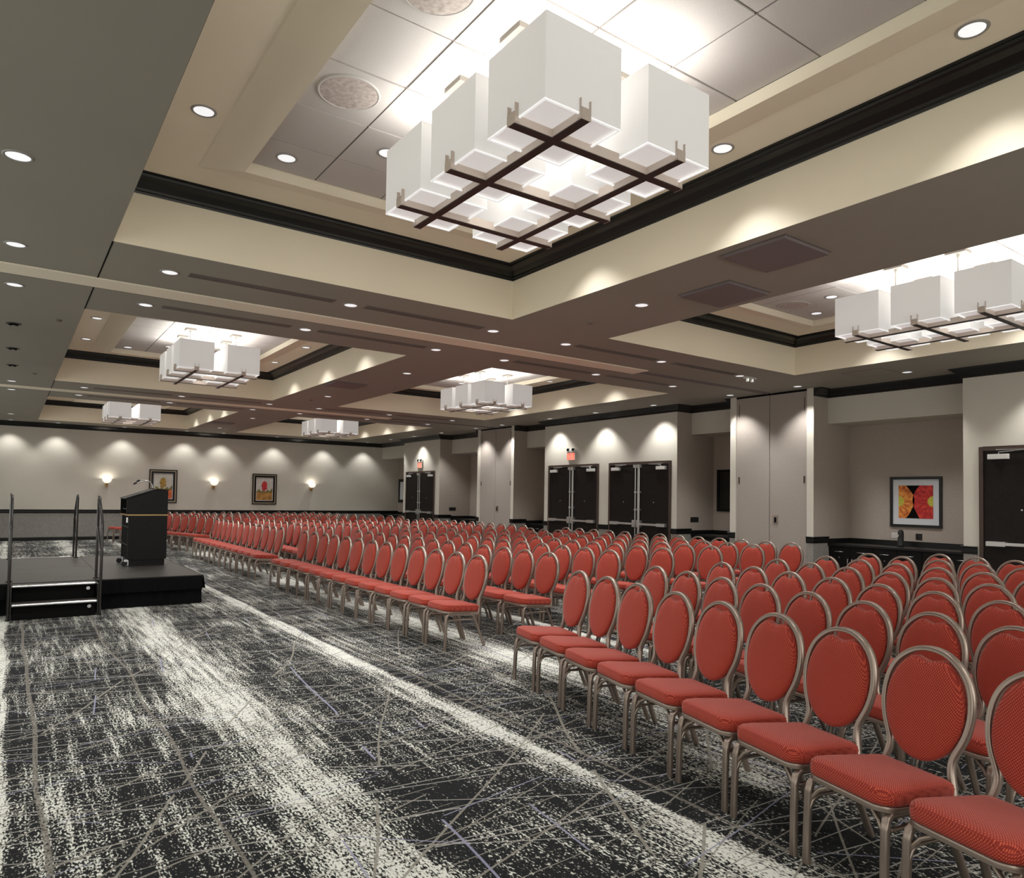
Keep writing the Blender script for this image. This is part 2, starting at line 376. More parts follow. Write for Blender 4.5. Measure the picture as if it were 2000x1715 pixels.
# mouldings
crown2 = [(0, 3.505), (.012, 3.505), (.016, 3.52), (.03, 3.526), (.036, 3.545), (.06, 3.56), (.10, 3.60), (.125, 3.625), (.14, 3.632), (.145, 3.65), (0, 3.65)]
railp = [(0, .85), (.018, .85), (.02, .862), (.026, .87), (.026, .935), (.034, .942), (.036, .958), (.028, .965), (0, .965)]
basep = [(0, 0), (.018, 0), (.018, .095), (.012, .108), (0, .11)]
segc = [[(XR, YN), (XR, 4.75), (XB, 4.75), (XB, 7.2), (XR, 7.2)],
        [(XR, 9.0), (XB, 9.0), (XB, 10.39), (XR, 10.39), (XR, 15.03), (XB, 15.03), (XB, 16.47), (XR, 16.47)],
        [(XR, 18.4), (XB, 18.4), (XB, 20.75), (XR, 20.75), (XR, 23.39), (XB, 23.39), (XB, YF), (XL, YF), (XL, YN), (XR, YN)]]
mb = MB()
for s in segc: poly_sweep(mb, s, crown2)
structure(mb.obj('trim_1', 'black'))
segr = [[(XR, 4.56), (XR, 4.75), (XB, 4.75)], [(XB, 7.2), (XR, 7.2), (XR, 7.33)], [(XR, 8.87), (XR, 9.0), (XB, 9.0)], [(XB, 10.39), (XR, 10.39), (XR, 10.52)],
        [(XR, 12.52), (XR, 12.84)], [(XR, 14.86), (XR, 15.03), (XB, 15.03)], [(XB, 16.47), (XR, 16.47), (XR, 16.6)], [(XR, 18.27), (XR, 18.4), (XB, 18.4)],
        [(XB, 20.75), (XR, 20.75), (XR, 21.03)], [(XR, 23.19), (XR, 23.39), (XB, 23.39)], [(XK, YF), (XL, YF), (XL, YN), (XR, YN), (XR, 2.4)]]
mb = MB()
for s in segr: poly_sweep(mb, s, railp)
structure(mb.obj('trim_2', 'black'))
structure(poly_sweep(MB(), [(XK, YF), (XL, YF)], basep).obj('baseboard_far', 'black'))
structure(poly_sweep(MB(), [(XL, YF-.02), (XL, YN)], basep).obj('baseboard_left', 'black'))
mb = MB()
for s in segr[:-1]: poly_sweep(mb, s, basep)
structure(mb.obj('baseboard_right', 'black'))
# ---------------------------------------------------------------- doors
def double_door(n, y0, y1, top=2.445):
    d = structure(empty('door_%d' % n, (XR, y0, 0)))
    W = y1-y0; f = MB(); fwid = .055
    f.box(-.03, .02, 0, fwid, 0, top).box(-.03, .02, W-fwid, W, 0, top).box(-.03, .02, fwid, W-fwid, top-fwid, top)
    f.obj('door_frame', 'dframe', d, .004)
    mid = W/2
    for s in (0, 1):
        a, b_ = (fwid+.004, mid-.028) if s == 0 else (mid+.028, W-fwid-.004)
        leaf = sbox('door_leaf', 'door', -.014, .03, a, b_, .01, top-fwid-.004, parent=d)
        c = (a+b_)/2; L = b_-a
        ib = b_ if s == 0 else a; ob = a if s == 0 else b_; sg = -1 if s == 0 else 1   # inner edge / outer edge
        bar = MB().box(-.085, -.055, min(ib, ob)+.05, max(ib, ob)-.05, 1.0, 1.045)
        yo = ob+(.05 if s == 0 else -.05)
        bar.box(-.095, -.014, min(yo, yo-sg*.25), max(yo, yo-sg*.25), .985, 1.055)
        yi = ib+sg*.035
        bar.box(-.10, -.014, min(ib, ib+sg*.09), max(ib, ib+sg*.09), .95, 1.11)
        bar.obj('panic_bar', 'steel', leaf, .004)
        r = MB(); r.tube([(-.05, yi, .06), (-.05, yi, top-.12)], .011, 8)
        for z_ in (.06, 1.35, 1.75, top-.12): r.box(-.065, -.014, yi-.022, yi+.022, z_-.02, z_+.02)
        r.box(-.09, -.014, yi-.035, yi+.035, top-.13, top-.065)
        r.obj('vertical_rod', 'steel', leaf)
        cy0 = ob-sg*.07; cl = MB().box(-.075, -.014, min(cy0, cy0-sg*.27), max(cy0, cy0-sg*.27), top-.19, top-.115)
        cl.obj('door_closer', 'white', leaf, .006)
        am = MB().tube([(-.05, cy0-sg*.14, top-.115), (-.05, cy0-sg*.14, top-.085), (-.06, cy0-sg*.50, top-.06), (-.035, cy0-sg*.10, top-.05)], .008, 6); am.obj('closer_arm', 'steel', leaf)
        MB().cyl((-.022, c, 1.52), .012, .01, 10, 'x').obj('door_viewer', 'steel', leaf)
    sbox('centre_post', 'steel', -.02, .02, mid-.026, mid+.026, 0, top-fwid, parent=d)
    return d
double_door(1, 21.05, 23.17); double_door(2, 12.86, 14.84); double_door(3, 10.54, 12.50); double_door(4, 2.42, 4.53)
def pocket(n, a, b_):
    d = structure(empty('door_%d' % n, (XR, a+.13, 0)))
    W = b_-a-.26; sg = .0; mid = W/2+.02
    for s, (p, q) in enumerate(((0.004, mid-.006), (mid+.006, W-.004))):
        lf = sbox('partition_panel', 'panel', .03, .09, p, q, .01, ZS-.035, parent=d, bevel=.004)
        yy = p+.06 if s == 0 else q-.06
        sbox('recessed_pull', 'dframe', .022, .032, yy-.015, yy+.015, 1.93, 2.06, parent=lf)
        sbox('hinge_strip', 'dframe', .024, .031, yy-.005, yy+.005, 3.25, 3.5, parent=lf)
        if s == 0:
            o = MB().box(.018, .032, mid-.185, mid-.085, 1.17, 1.33); o.obj('flush_latch', 'bronze', lf, .004)
            sbox('latch_cup', 'dark', .0165, .019, mid-.16, mid-.11, 1.19, 1.29, parent=lf)
    sbox('head_gap', 'dark', .02, .2, 0, W, ZS-.034, ZS, parent=d)
    sbox('pocket_void', 'dark', .095, .2, 0, W, 0, ZS-.034, parent=d)
pocket(5, *K1); pocket(6, *K2)
# ---------------------------------------------------------------- lights: downlights
def petal_mat(name, c0, c1, c2, cx):
    m, nt, b = newmat(name); L = nt.links
    tc = N(nt, 'ShaderNodeTexCoord'); sp = N(nt, 'ShaderNodeSeparateXYZ'); L.new(tc.outputs['Object'], sp.inputs[0])
    sb = N(nt, 'ShaderNodeMath', operation='SUBTRACT'); L.new(sp.outputs[1], sb.inputs[0]); sb.inputs[1].default_value = cx
    at = N(nt, 'ShaderNodeMath', operation='ARCTAN2'); L.new(sp.outputs[2], at.inputs[0]); L.new(sb.outputs[0], at.inputs[1])
    ln = N(nt, 'ShaderNodeVectorMath', operation='LENGTH'); cb = N(nt, 'ShaderNodeCombineXYZ'); L.new(sb.outputs[0], cb.inputs[0]); L.new(sp.outputs[2], cb.inputs[1]); L.new(cb.outputs[0], ln.inputs[0])
    c2b = N(nt, 'ShaderNodeCombineXYZ'); L.new(at.outputs[0], c2b.inputs[0]); q = N(nt, 'ShaderNodeMath', operation='MULTIPLY'); L.new(ln.outputs['Value'], q.inputs[0]); q.inputs[1].default_value = 2.; L.new(q.outputs[0], c2b.inputs[1])
    nz = N(nt, 'ShaderNodeTexNoise', Scale=5.0, Detail=4.0); L.new(c2b.outputs[0], nz.inputs['Vector'])
    r = N(nt, 'ShaderNodeValToRGB'); L.new(nz.outputs['Fac'], r.inputs[0]); e = r.color_ramp.elements
    e[0].position = .3; e[0].color = (*c0, 1); e[1].position = .7; e[1].color = (*c2, 1); x = e.new(.5); x.color = (*c1, 1)
    L.new(r.outputs[0], b.inputs['Base Color']); b.inputs['Roughness'].default_value = .6; return m
ORD = ['first', 'second', 'third', 'fourth', 'fifth', 'sixth', 'seventh', 'eighth', 'ninth', 'tenth', 'eleventh', 'twelfth', 'thirteenth']
ringp = [(.066, .0), (.070, -.006), (.080, -.007), (.086, -.002), (.086, .0)]
def lathe(prof, n=28):
    m = MB(); vs = []
    for r, z in prof:
        for i in range(n): vs.append((r*math.cos(2*PI*i/n), r*math.sin(2*PI*i/n), z))
    fs = []
    for j in range(len(prof)-1):
        for i in range(n): fs.append((j*n+i, j*n+(i+1) % n, (j+1)*n+(i+1) % n, (j+1)*n+i))
    return m.add(vs, fs, True)
ME = {}
ME['ring'] = lathe(ringp).mesh('trim_ring', 'ring'); ME['ringd'] = lathe([(.058, 0), (.062, -.008), (.082, -.008), (.088, 0)]).mesh('trim_ring', 'ringd')
ME['lens'] = MB().cyl((0, 0, -.003), .067, .003, 28).mesh('lens', 'lens')
ME['eyes'] = MB().cyl((0, 0, -.012), .035, .012, 16).cyl((.035, .02, -.02), .018, .02, 10).cyl((-.03, .03, -.02), .018, .02, 10).mesh('baffle', 'dark')
def spotdata(name, P, size=150, blend=1., col=(1., .98, .96)):
    l = bpy.data.lights.new(name, 'SPOT'); l.energy = P; l.spot_size = math.radians(size); l.spot_blend = blend; l.shadow_soft_size = .06; l.color = col; return l
SP = spotdata('downlight_lamp', DL_W); SPW = spotdata('wall_washer_lamp', WASH_W*1.55, 100, .6); SPF = spotdata('far_wall_lamp', WASH_W*.78, 98, .6); SPU = spotdata('coffer_lamp', DL_W*.52, 106, .7, (1., .98, .97))
def downlight(x, y, z, label, group, ld, dark=False):
    t = empty('recessed_downlight', (x, y, z)); tag(t, label, 'ceiling light', group)
    place('trim_ring', ME['ringd'] if dark else ME['ring'], t)
    if dark: place('baffle', ME['eyes'], t); return t
    place('lens', ME['lens'], t)
    o = bpy.data.objects.new('lamp', ld); C.objects.link(o); o.parent = t; o.location = (0, 0, -.03)
    return t
DX = [-.025, 1.17, 2.98, 4.86, 6.04, 7.90, 9.775, 11.42]
side = ['above the stage', 'second from the stage side', 'third from the stage side', 'fourth from the stage side', 'fourth from the doors wall', 'third from the doors wall', 'second from the doors wall', 'beside the doors wall']
rows = [(7.29, 'near edge of the first cross beam'), (8.74, 'far edge of the first cross beam'), (16.58, 'near edge of the second cross beam'), (17.97, 'far edge of the second cross beam'), (25.9, 'strip along the far wall')]
for y, nm in rows:
    for x, sd in zip(DX, side):
        downlight(x, y, ZS, 'round downlight in %s, %s' % (nm, sd), 'downlights in the low ceiling', SPF if y > 25 else SPW if x > 11 else SP)
for y, nm in ((5.3, 'before the first cross beam'), (10.75, 'just past the first cross beam'), (14.4, 'just before the second cross beam'), (20.05, 'past the second cross beam'), (23.8, 'close to the far wall')):
    downlight(5.43, y, ZS, 'single downlight in the lengthwise beam between coffers, %s' % nm, 'downlights in the lengthwise beam', SP)
for y, nm in ((5.34, 'nearest of its line'), (23.8, 'close to the far wall')):
    downlight(-.025, y, ZS, 'lit downlight in the green-grey ceiling left of the coffers, %s' % nm, 'downlights left of the coffers', SP)
for y, nm in ((10.81, 'nearest'), (12.71, 'middle'), (14.44, 'farthest')):
    downlight(-.025, y, ZS, 'unlit dark round ceiling fitting above the stage, %s of three' % nm, 'dark fittings above the stage', None, True)
for y, nm in ((1.6, 'above the near right door'), (3.5, 'beside the near right door head'), (5.4, 'before the flower picture niche'), (10.76, 'nearest over the middle double doors'), (12.63, 'centre over the middle double doors'), (14.4, 'farthest over the middle double doors'), (20.05, 'before the far exit doors'), (21.95, 'centred over the far exit doors'), (23.8, 'beyond the far exit doors')):
    downlight(11.42, y, ZS, 'downlight along the doors wall, %s' % nm, 'wall washers along the doors wall', SPW)
for x in (1.17, 4.86, 7.9):
    for y in (-.6, -2.2): downlight(x, y, ZS, 'downlight behind the viewpoint, %s, %s' % ('over the aisle' if x < 2 else 'over the middle' if x < 6 else 'towards the doors', 'nearer row' if y > -1 else 'rear row'), 'downlights behind the viewpoint', SP)
CN = ['near left coffer', 'middle left coffer', 'far left coffer', 'near right coffer', 'middle right coffer', 'far right coffer']
for (cx, cy), cn in zip(COFFERS, CN):
    for x, sn in ((cx[0]+.385, 'stage side'), (cx[1]-.41, 'doors side')):
        for k, dy in enumerate((1.50, 3.20, 5.05)):
            downlight(x, cy[0]+dy, 4.24, 'downlight in tray rim of the %s, %s, %s along' % (cn, sn, ORD[k]), 'downlights in the coffer rims', SPU)
    for x, y, sn in ((cx[0]+1.08, cy[1]-1.09, 'far corner tile on the stage side'), (cx[1]-1.17, cy[1]-1.09, 'far corner tile on the doors side'), (cx[0]+1.69, cy[1]-1.66, 'inner tile on the stage side'), (cx[1]-1.76, cy[1]-1.66, 'inner tile on the doors side')):
        downlight(x, y, U-.004, 'downlight in %s of the %s' % (sn, cn), 'downlights in the ceiling tiles', SPU)
# round grilles in tiles
for x, y, lb in ((1.757, 4.42, 'large round perforated grille in a tile of near left coffer, nearer the cross beam'), (1.757, 3.22, 'large round perforated grille in a tile of near left coffer, at the top picture edge'), (8.60, 5.56, 'large round perforated grille in a tile of the near right coffer')):
    t = empty('round_ceiling_grille', (x, y, U-.004)); tag(t, lb, 'grille', 'round tile grilles')
    MB().cyl((0, 0, -.006), .19, .006, 36).obj('perforated_disc', 'grille', t); lathe([(.19, 0), (.192, -.008), (.205, -.008), (.21, 0)], 36).obj('rim', 'tile', t)
# ---------------------------------------------------------------- chandeliers
def chandelier():
    t = empty('cube_chandelier'); zb = 3.489; H = .445; z0 = 3.524; s = .2545
    sh = MB(); o_ = s; i_ = s-.004
    vs = [(a*q, b*q, z) for z in (0, H) for q in (o_, i_) for a, b in ((-1, -1), (1, -1), (1, 1), (-1, 1))]
    fs = []
    for k in range(4):
        n = (k+1) % 4
        fs += [(k, n, 8+n, 8+k), (4+k, 12+k, 12+n, 4+n), (8+k, 8+n, 12+n, 12+k), (k, 4+k, 4+n, n)]
    shade = sh.add(vs, fs).mesh('shade', 'shade')
    dif = MB().box(-s+.014, s-.014, -s+.014, s-.014, .012, .016).mesh('diffuser', 'diff')
    rm = MB()
    for a in (-1, 1):
        rm.box(min(a*s, a*(s-.012)), max(a*s, a*(s-.012)), -s, s, -.002, .006); rm.box(-s+.012, s-.012, min(a*s, a*(s-.012)), max(a*s, a*(s-.012)), -.002, .006)
    rim = rm.mesh('shade_rim', 'rim')
    for i in (-1, 1):
        for j in (-1, 0, 1):
            p = place('shade', shade, t, (i*.357, j*.642, z0)); place('diffuser', dif, p); place('shade_rim', rim, p)
    def bar(L):
        u = MB().box(-L/2, L/2, -.026, .026, 0, .012)
        return u.mesh('grid_bar', 'barblk')
    def sides(L):
        a = MB()
        for s_ in (-1, 1): a.box(-L/2, L/2, min(s_*.026, s_*.031), max(s_*.026, s_*.031), .004, .062)
        for e in (-1, 1): a.box(min(e*L/2, e*(L/2+.004)), max(e*L/2, e*(L/2+.004)), -.031, .031, 0, .062)
        for e in (-1, 1):
            for s_ in (-1, 1): a.box(min(e*(L/2-.03), e*L/2), max(e*(L/2-.03), e*L/2), min(s_*.031, s_*.034), max(s_*.031, s_*.034), .01, .11)
        return a.mesh('bar_side', 'acryl')
    bx, sx = bar(1.27), sides(1.27); by, sy = bar(1.82), sides(1.82)
    for j in (-1, 0, 1): b = place('grid_bar', bx, t, (0, j*.642, zb)); place('bar_side', sx, b)
    for i in (-1, 1): b = place('grid_bar', by, t, (i*.357, 0, zb+.001), PI/2); place('bar_side', sy, b)
    can = MB().box(-.075, .075, -.10, .10, U-.035, U).mesh('canopy', 'canopy'); rod = MB().cyl((0, 0, zb+.05), .010, U-.035-zb-.05, 8).mesh('rod', 'steel')
    stub = MB().cyl((0, 0, U-.075), .018, .04, 10).mesh('rod_collar', 'steel')
    for i in (-1, 1):
        for j in (-1, 1): place('canopy', can, t, (i*.357, j*.321, 0)); r = place('rod', rod, t, (i*.357, j*.321, 0)); place('rod_collar', stub, r)
    bl = bpy.data.lights.new('chandelier_uplight', 'AREA'); bl.shape = 'SQUARE'; bl.size = .44; bl.energy = BULB_W; bl.color = (1., .97, .93)
    for i in (-1, 1):
        for j in (-1, 0, 1):
            o = bpy.data.objects.new('glow_light', bl); C.objects.link(o); o.parent = t; o.location = (i*.357, j*.642, 3.955); o.rotation_euler = (PI, 0, 0)
    gl_ = bpy.data.lights.new('chandelier_core_fill', 'POINT'); gl_.energy = 2.6; gl_.shadow_soft_size = .04; gl_.color = (1., .97, .93)  # added fill in the gaps between shades to brighten the coffer, no real bulbs there
    for j in (-1, 1):
        o = bpy.data.objects.new('glow_light', gl_); C.objects.link(o); o.parent = t; o.location = (0, j*.321, 3.80)
    return t
ch0 = chandelier()
chl = ['large white cube chandelier in the nearest left coffer', 'white cube chandelier in the middle left coffer, above the lectern side', 'white cube chandelier in the farthest left coffer, near the far wall',
       'white cube chandelier cut by the right picture edge', 'white cube chandelier in the middle right coffer, above the rows', 'white cube chandelier in the farthest right coffer, near the far wall']
for k, (p, lb) in enumerate(zip([(2.677, 3.575), (2.70, 12.80), (2.70, 22.15), (8.44, 3.62), (8.44, 12.92), (8.44, 22.15)], chl)):
    t = ch0 if k == 0 else copy_tree(ch0)
    t.location = (p[0], p[1], 0); tag(t, lb, 'chandelier', 'cube chandeliers')
# ---------------------------------------------------------------- ceiling fittings
def slot_vent(x0, x1, y, lb):
    t = empty('slot_vent', ((x0+x1)/2, y, ZS)); tag(t, lb, 'vent', 'linear slot vents'); L = (x1-x0)/2
    f = MB()
    for s in (-1, 1): f.box(-L, L, min(s*.055, s*.064), max(s*.055, s*.064), -.006, 0).box(min(s*L, s*(L+.01)), max(s*L, s*(L+.01)), -.064, .064, -.006, 0)
    f.obj('vent_frame', 'vent', t); sbox('vent_back', 'dark', -L, L, -.055, .055, -.0015, -.0005, parent=t)
    sl = MB().box(-L, L, -.005, .005, -.006, -.002).mesh('slat', 'vent')
    for k in range(4): place('slat', sl, t, (0, -.034+k*.0227, 0))
for y, nm in ((7.25, 'near side of the first cross beam'), (8.70, 'far side of the first cross beam'), (16.55, 'near side of the second cross beam'), (18.0, 'far side of the second cross beam')):
    for k, (a, b_) in enumerate(((1.34, 2.77), (3.14, 4.66), (6.21, 7.75), (8.12, 9.60))):
        slot_vent(a, b_, y, 'dark slot air vent, %s, %s from the stage side' % (nm, ORD[k]))
for x, y, lb in ((5.15, 3.5, 'flat purple-brown square speaker panel, nearest on the lengthwise beam'), (5.76, 4.49, 'flat square speaker panel on the lengthwise beam, second and nearer the doors'), (5.09, 12.62, 'flat square ceiling panel on the beam beside middle left coffer'), (5.09, 22.1, 'flat square ceiling panel on the beam close to the far wall'), (11.1, 5.8, 'flush square access panel in front of the flower picture niche')):
    t = empty('ceiling_panel', (x, y, ZS)); tag(t, lb, 'ceiling panel', 'square ceiling panels')
    z = -.028 if x < 10 else -.004
    MB().box(-.31, .31, -.30, .30, z, 0).obj('panel_cover', 'accp' if x < 10 else 'soffit', t, .003)
    sbox('panel_backplate', 'vent', -.325, .325, -.315, .315, -.003, 0, parent=t)
for x, y, lb in ((.422, 10.22, 'small round sprinkler cap in the ceiling above the stage, nearer'), (.30, 15.2, 'small round sprinkler cap above the stage, farther'), (5.5, 6.2, 'small sprinkler cap on the lengthwise beam near the cross beam'), (5.35, 15.2, 'small round white detector on the lengthwise beam')):
    t = tag(lathe([(.0, -.022), (.02, -.022), (.035, -.012), (.045, 0)], 16).obj('sprinkler_cap', 'vent'), lb, 'sprinkler', 'sprinkler caps'); t.location = (x, y, ZS)
for x, y, lb in ((10.05, 7.27, 'chrome twin-head track fitting beside the slot vent'),):
    t = empty('emergency_spot_pair', (x, y, ZS)); tag(t, lb, 'light fitting'); sbox('fitting_base', 'white', -.16, .10, -.04, .04, -.03, 0, parent=t, bevel=.004)
    for k in (-.09, .03): MB().cyl((k, 0, -.075), .03, .05, 14, 'z', .038).obj('lamp_head', 'chrome', t)
# ---------------------------------------------------------------- exit signs
def letters(txt, parent, x, yc, zc, h, w, gap, mat):
    G = {'E': [(0, 0, .24, 1), (0, .82, 1, 1), (0, .41, .8, .59), (0, 0, 1, .18)], 'I': [(.38, 0, .62, 1)], 'T': [(0, .82, 1, 1), (.38, 0, .62, 1)]}
    n = len(txt); tot = n*w+(n-1)*gap
    for k, c in enumerate(txt):
        m = MB(); y0 = yc+tot/2-k*(w+gap)           # reads right to left in +Y seen from the room
        if c == 'X':
            for a, b_ in (((0, 0), (1, 1)), ((0, 1), (1, 0))):
                vs = []
                for xx in (x-.003, x): vs += [(xx, y0-w*(a[0]), zc-h/2+h*a[1]), (xx, y0-w*(a[0]+.26) if a[0] == 0 else 0, zc-h/2+h*a[1]), (xx, y0-w*b_[0], zc-h/2+h*b_[1]), (xx, y0-w*(b_[0]-.26), zc-h/2+h*b_[1])]
                m.add(vs, [(0, 1, 2, 3), (7, 6, 5, 4), (0, 4, 5, 1), (1, 5, 6, 2), (2, 6, 7, 3), (3, 7, 4, 0)])
        else:
            for a0, b0, a1, b1 in G[c]: m.box(x-.003, x, y0-w*a1, y0-w*a0, zc-h/2+h*b0, zc-h/2+h*b1)
        m.obj('letter', mat, parent)
for y, z, lb in ((13.88, 2.56, 'glowing red EXIT sign above middle double doors'), (22.07, 2.56, 'glowing red EXIT sign above the far double doors')):
    t = empty('exit_sign', (XR, y, z)); tag(t, lb, 'exit sign', 'exit signs')
    sbox('sign_body', 'white', -.055, 0, -.16, .16, 0, .20, parent=t, bevel=.004)
    sbox('sign_face', 'redlit', -.058, -.055, -.152, .152, .008, .192, parent=t)
    letters('EXIT', t, -.0585, 0, .10, .145, .055, .016, 'red')
    sbox('battery_box', 'white', -.07, 0, -.17, .17, .205, .275, parent=t, bevel=.006)
    MB().cyl((-.09, -.10, .27), .035, .05, 14, 'x').cyl((-.09, .10, .27), .035, .05, 14, 'x').obj('lamp_head', 'dark', t)
# ---------------------------------------------------------------- sconces and pictures
gl = bpy.data.lights.new('sconce_bulb', 'POINT'); gl.energy = 3.2; gl.shadow_soft_size = .03; gl.color = (1., .94, .84)
for k, (x, lb) in enumerate(((2.57, 'lit wall sconce left of the golden tree picture'), (5.84, 'lit wall sconce between the two tree pictures'), (9.335, 'lit wall sconce right of the red tree picture'))):
    t = empty('wall_sconce', (x, YF, 1.70)); tag(t, lb, 'wall sconce', 'sconces on the far wall')
    sh = lathe([(.035, .12), (.09, .15), (.125, .20), (.14, .26), (.136, .26), (.12, .205), (.085, .158), (.03, .128)], 20); s = sh.obj('glass_bowl', 'glassy', t); s.location = (0, -.15, 0)
    lathe([(.0, -.01), (.014, 0), (.02, .03), (.012, .06), (.05, .10), (.055, .118), (.03, .125)], 14).obj('finial', 'brass', t).location = (0, -.15, 0)
    MB().box(-.045, .045, -.015, 0, .02, .20).tube([(0, -.012, .08), (0, -.06, .06), (0, -.12, .08), (0, -.15, .105)], .009, 8).obj('bracket', 'brass', t)
    o = bpy.data.objects.new('glow_light', gl); C.objects.link(o); o.parent = t; o.location = (0, -.15, .24)
def rectframe(m, x0, x1, z0, z1, w, d0, d1, f):
    for (a, b_, c, d) in ((x0, x1, z0, z0+w), (x0, x1, z1-w, z1), (x0, x0+w, z0+w, z1-w), (x1-w, x1, z0+w, z1-w)): f(m, a, b_, c, d, d0, d1)
    return m
fy = lambda m, a, b_, c, d, d0, d1: m.box(a, b_, -d1, -d0, c, d)
MAT['sky_g'] = plain('painted_pale_sky', (.55, .53, .47), .7, noise=.12, nscale=6.); MAT['grass_g'] = plain('painted_field', (.40, .20, .05), .7, noise=.5, nscale=7.)
MAT['hedge'] = plain('painted_hedge', (.17, .14, .04), .7, noise=.4, nscale=20.); MAT['gold'] = plain('painted_gold_leaves', (.36, .22, .05), .7, noise=.4, nscale=25.); MAT['redl'] = plain('painted_red_leaves', (.50, .03, .03), .7, noise=.4, nscale=25.)
MAT['orangef'] = plain('painted_orange_field', (.62, .13, .04), .7, noise=.3, nscale=6.); MAT['gildf'] = plain('inner_gilt_fillet', (.50, .42, .30), .4, metal=.4)
def tree_picture(x0, x1, z0, z1, leaf, field, lb):
    t = empty('framed_tree_picture', ((x0+x1)/2, YF, z0)); tag(t, lb, 'picture', 'tree pictures on the far wall'); W = (x1-x0)/2; H = z1-z0
    rectframe(MB(), -W, W, 0, H, .035, 0, .035, fy).obj('frame', 'black', t)
    rectframe(MB(), -W+.035, W-.035, .035, H-.035, .03, 0, .02, fy).obj('gilt_fillet', 'gildf', t)
    rectframe(MB(), -W+.065, W-.065, .065, H-.065, .065, 0, .024, fy).obj('inner_frame', 'black', t)
    a = W-.13; b0, b1 = .13, H-.13; h = b1-b0
    pr = MB().box(-a, a, -.010, 0, b0, b1).obj('print', 'mat_w', t); a -= .02; b0 += .02; b1 -= .02; h = b1-b0
    MB().box(-a, a, -.011, -.010, b0+h*.36, b1).obj('painted_sky', 'sky_g', pr)
    MB().box(-a, a, -.011, -.010, b0, b0+h*.36).obj('painted_field', field, pr)
    m = MB(); hz = b0+h*.36; n = 14
    for k in range(n):
        u = -a+2*a*(k+.5)/n; hh = .03+.09*abs(math.sin(k*2.3)); m.box(u-a/n, u+a/n, -.0125, -.011, hz-.01, hz+hh*(.4+.8*abs(u)/a))
    m.obj('painted_hedge', 'hedge', pr)
    m = MB(); vs = [(0, -.0135, b0+h*.66)]; k = 26; rnd = random.Random(3)
    for i in range(k):
        an = 2*PI*i/k; rr = 1+.22*rnd.uniform(-1, 1); vs.append((a*.36*rr*math.cos(an)*(1-.25*math.sin(an)), -.0135, b0+h*.66+h*.22*rr*math.sin(an)))
    m.add(vs, [(0, 1+i, 1+(i+1) % k) for i in range(k)]); m.box(-.008, .008, -.0133, -.0128, hz, b0+h*.5); m.obj('painted_tree', leaf, pr)
tree_picture(3.81, 4.675, 1.20, 2.325, 'gold', 'orangef', 'black framed picture of a golden tree, partly behind the lectern')
tree_picture(7.175, 8.045, 1.18, 2.29, 'redl', 'grass_g', 'black framed picture of a red tree over a tan field')
# flower picture in the niche
MAT['pet_o'] = petal_mat('orange_petals', (.30, .05, .01), (.72, .20, .03), (.80, .42, .08), .29)
MAT['pet_r'] = petal_mat('red_petals', (.22, .008, .01), (.52, .02, .02), (.72, .07, .03), -.29)
MAT['yel'] = plain('yellow_stamens', (.55, .50, .06), .6, noise=.4, nscale=60.)
def flower_picture(y0, y1, z0, z1, lb):
    t = empty('framed_flower_picture', (XK-.006, (y0+y1)/2, (z0+z1)/2)); tag(t, lb, 'picture'); W = (y1-y0)/2; H = (z1-z0)/2
    fx = lambda m, a, b_, c, d, d0, d1: m.box(-d1, -d0, a, b_, c, d)
    rectframe(MB(), -W, W, -H, H, .045, 0, .035, fx).obj('frame', 'black', t, .003)
    pm = MB().box(-.012, 0, -W+.04, W-.04, -H+.04, H-.04).obj('picture_mat', 'mat_w', t)
    q = .29; MB().box(-.0135, -.012, -q, q, -q, q).obj('print_ground', 'dark', pm)
    for cy, R, Rv, mt, sg, cr in ((q, .262, .315, 'pet_o', -1, .095), (-q, .332, .40, 'pet_r', 1, .09)):
        n = 48
        for layer, (rad, mm, off) in enumerate(((R, mt, .0145), (cr, 'yel', .0155))):
            vs = [(-off, cy, .01)]
            for i in range(n+1):
                an = -PI/2+PI*i/n
                rr = rad*(1+(.035*math.sin(an*5+1) if layer == 0 else .12*math.sin(an*22))); rv = rr if layer else rr*Rv/R
                y = cy+sg*rr*math.cos(an); z = .01+rv*math.sin(an); vs.append((-off, max(-q, min(q, y)), max(-q, min(q, z))))
            MB().add(vs, [(0, i+1, i+2) for i in range(n)]).obj('petals' if layer == 0 else 'flower_centre', mm, pm)
flower_picture(5.565, 6.435, 1.175, 2.065, 'black framed square picture of orange and red flowers with white mat')
for y, x, lb in ((9.85, XK, 'dark framed picture half hidden in the niche beside the middle doors'),):
    t = empty('niche_picture', (x-.006, y, 1.35)); tag(t, lb, 'picture'); rectframe(MB(), -.42, .42, 0, .93, .06, 0, .03, lambda m, a, b_, c, d, d0, d1: m.box(-d1, -d0, a, b_, c, d)).obj('frame', 'black', t); sbox('print', 'blockglass', -.012, 0, -.36, .36, .06, .87, parent=t)
t = empty('niche_picture', (XK-.006, 25.75, 1.315)); tag(t, 'black framed picture with pale mat in the far corner niche', 'picture'); rectframe(MB(), -.45, .45, 0, .94, .11, 0, .03, lambda m, a, b_, c, d, d0, d1: m.box(-d1, -d0, a, b_, c, d)).obj('frame', 'black', t); sbox('picture_mat', 'mat_w', -.012, 0, -.34, .34, .11, .83, parent=t)
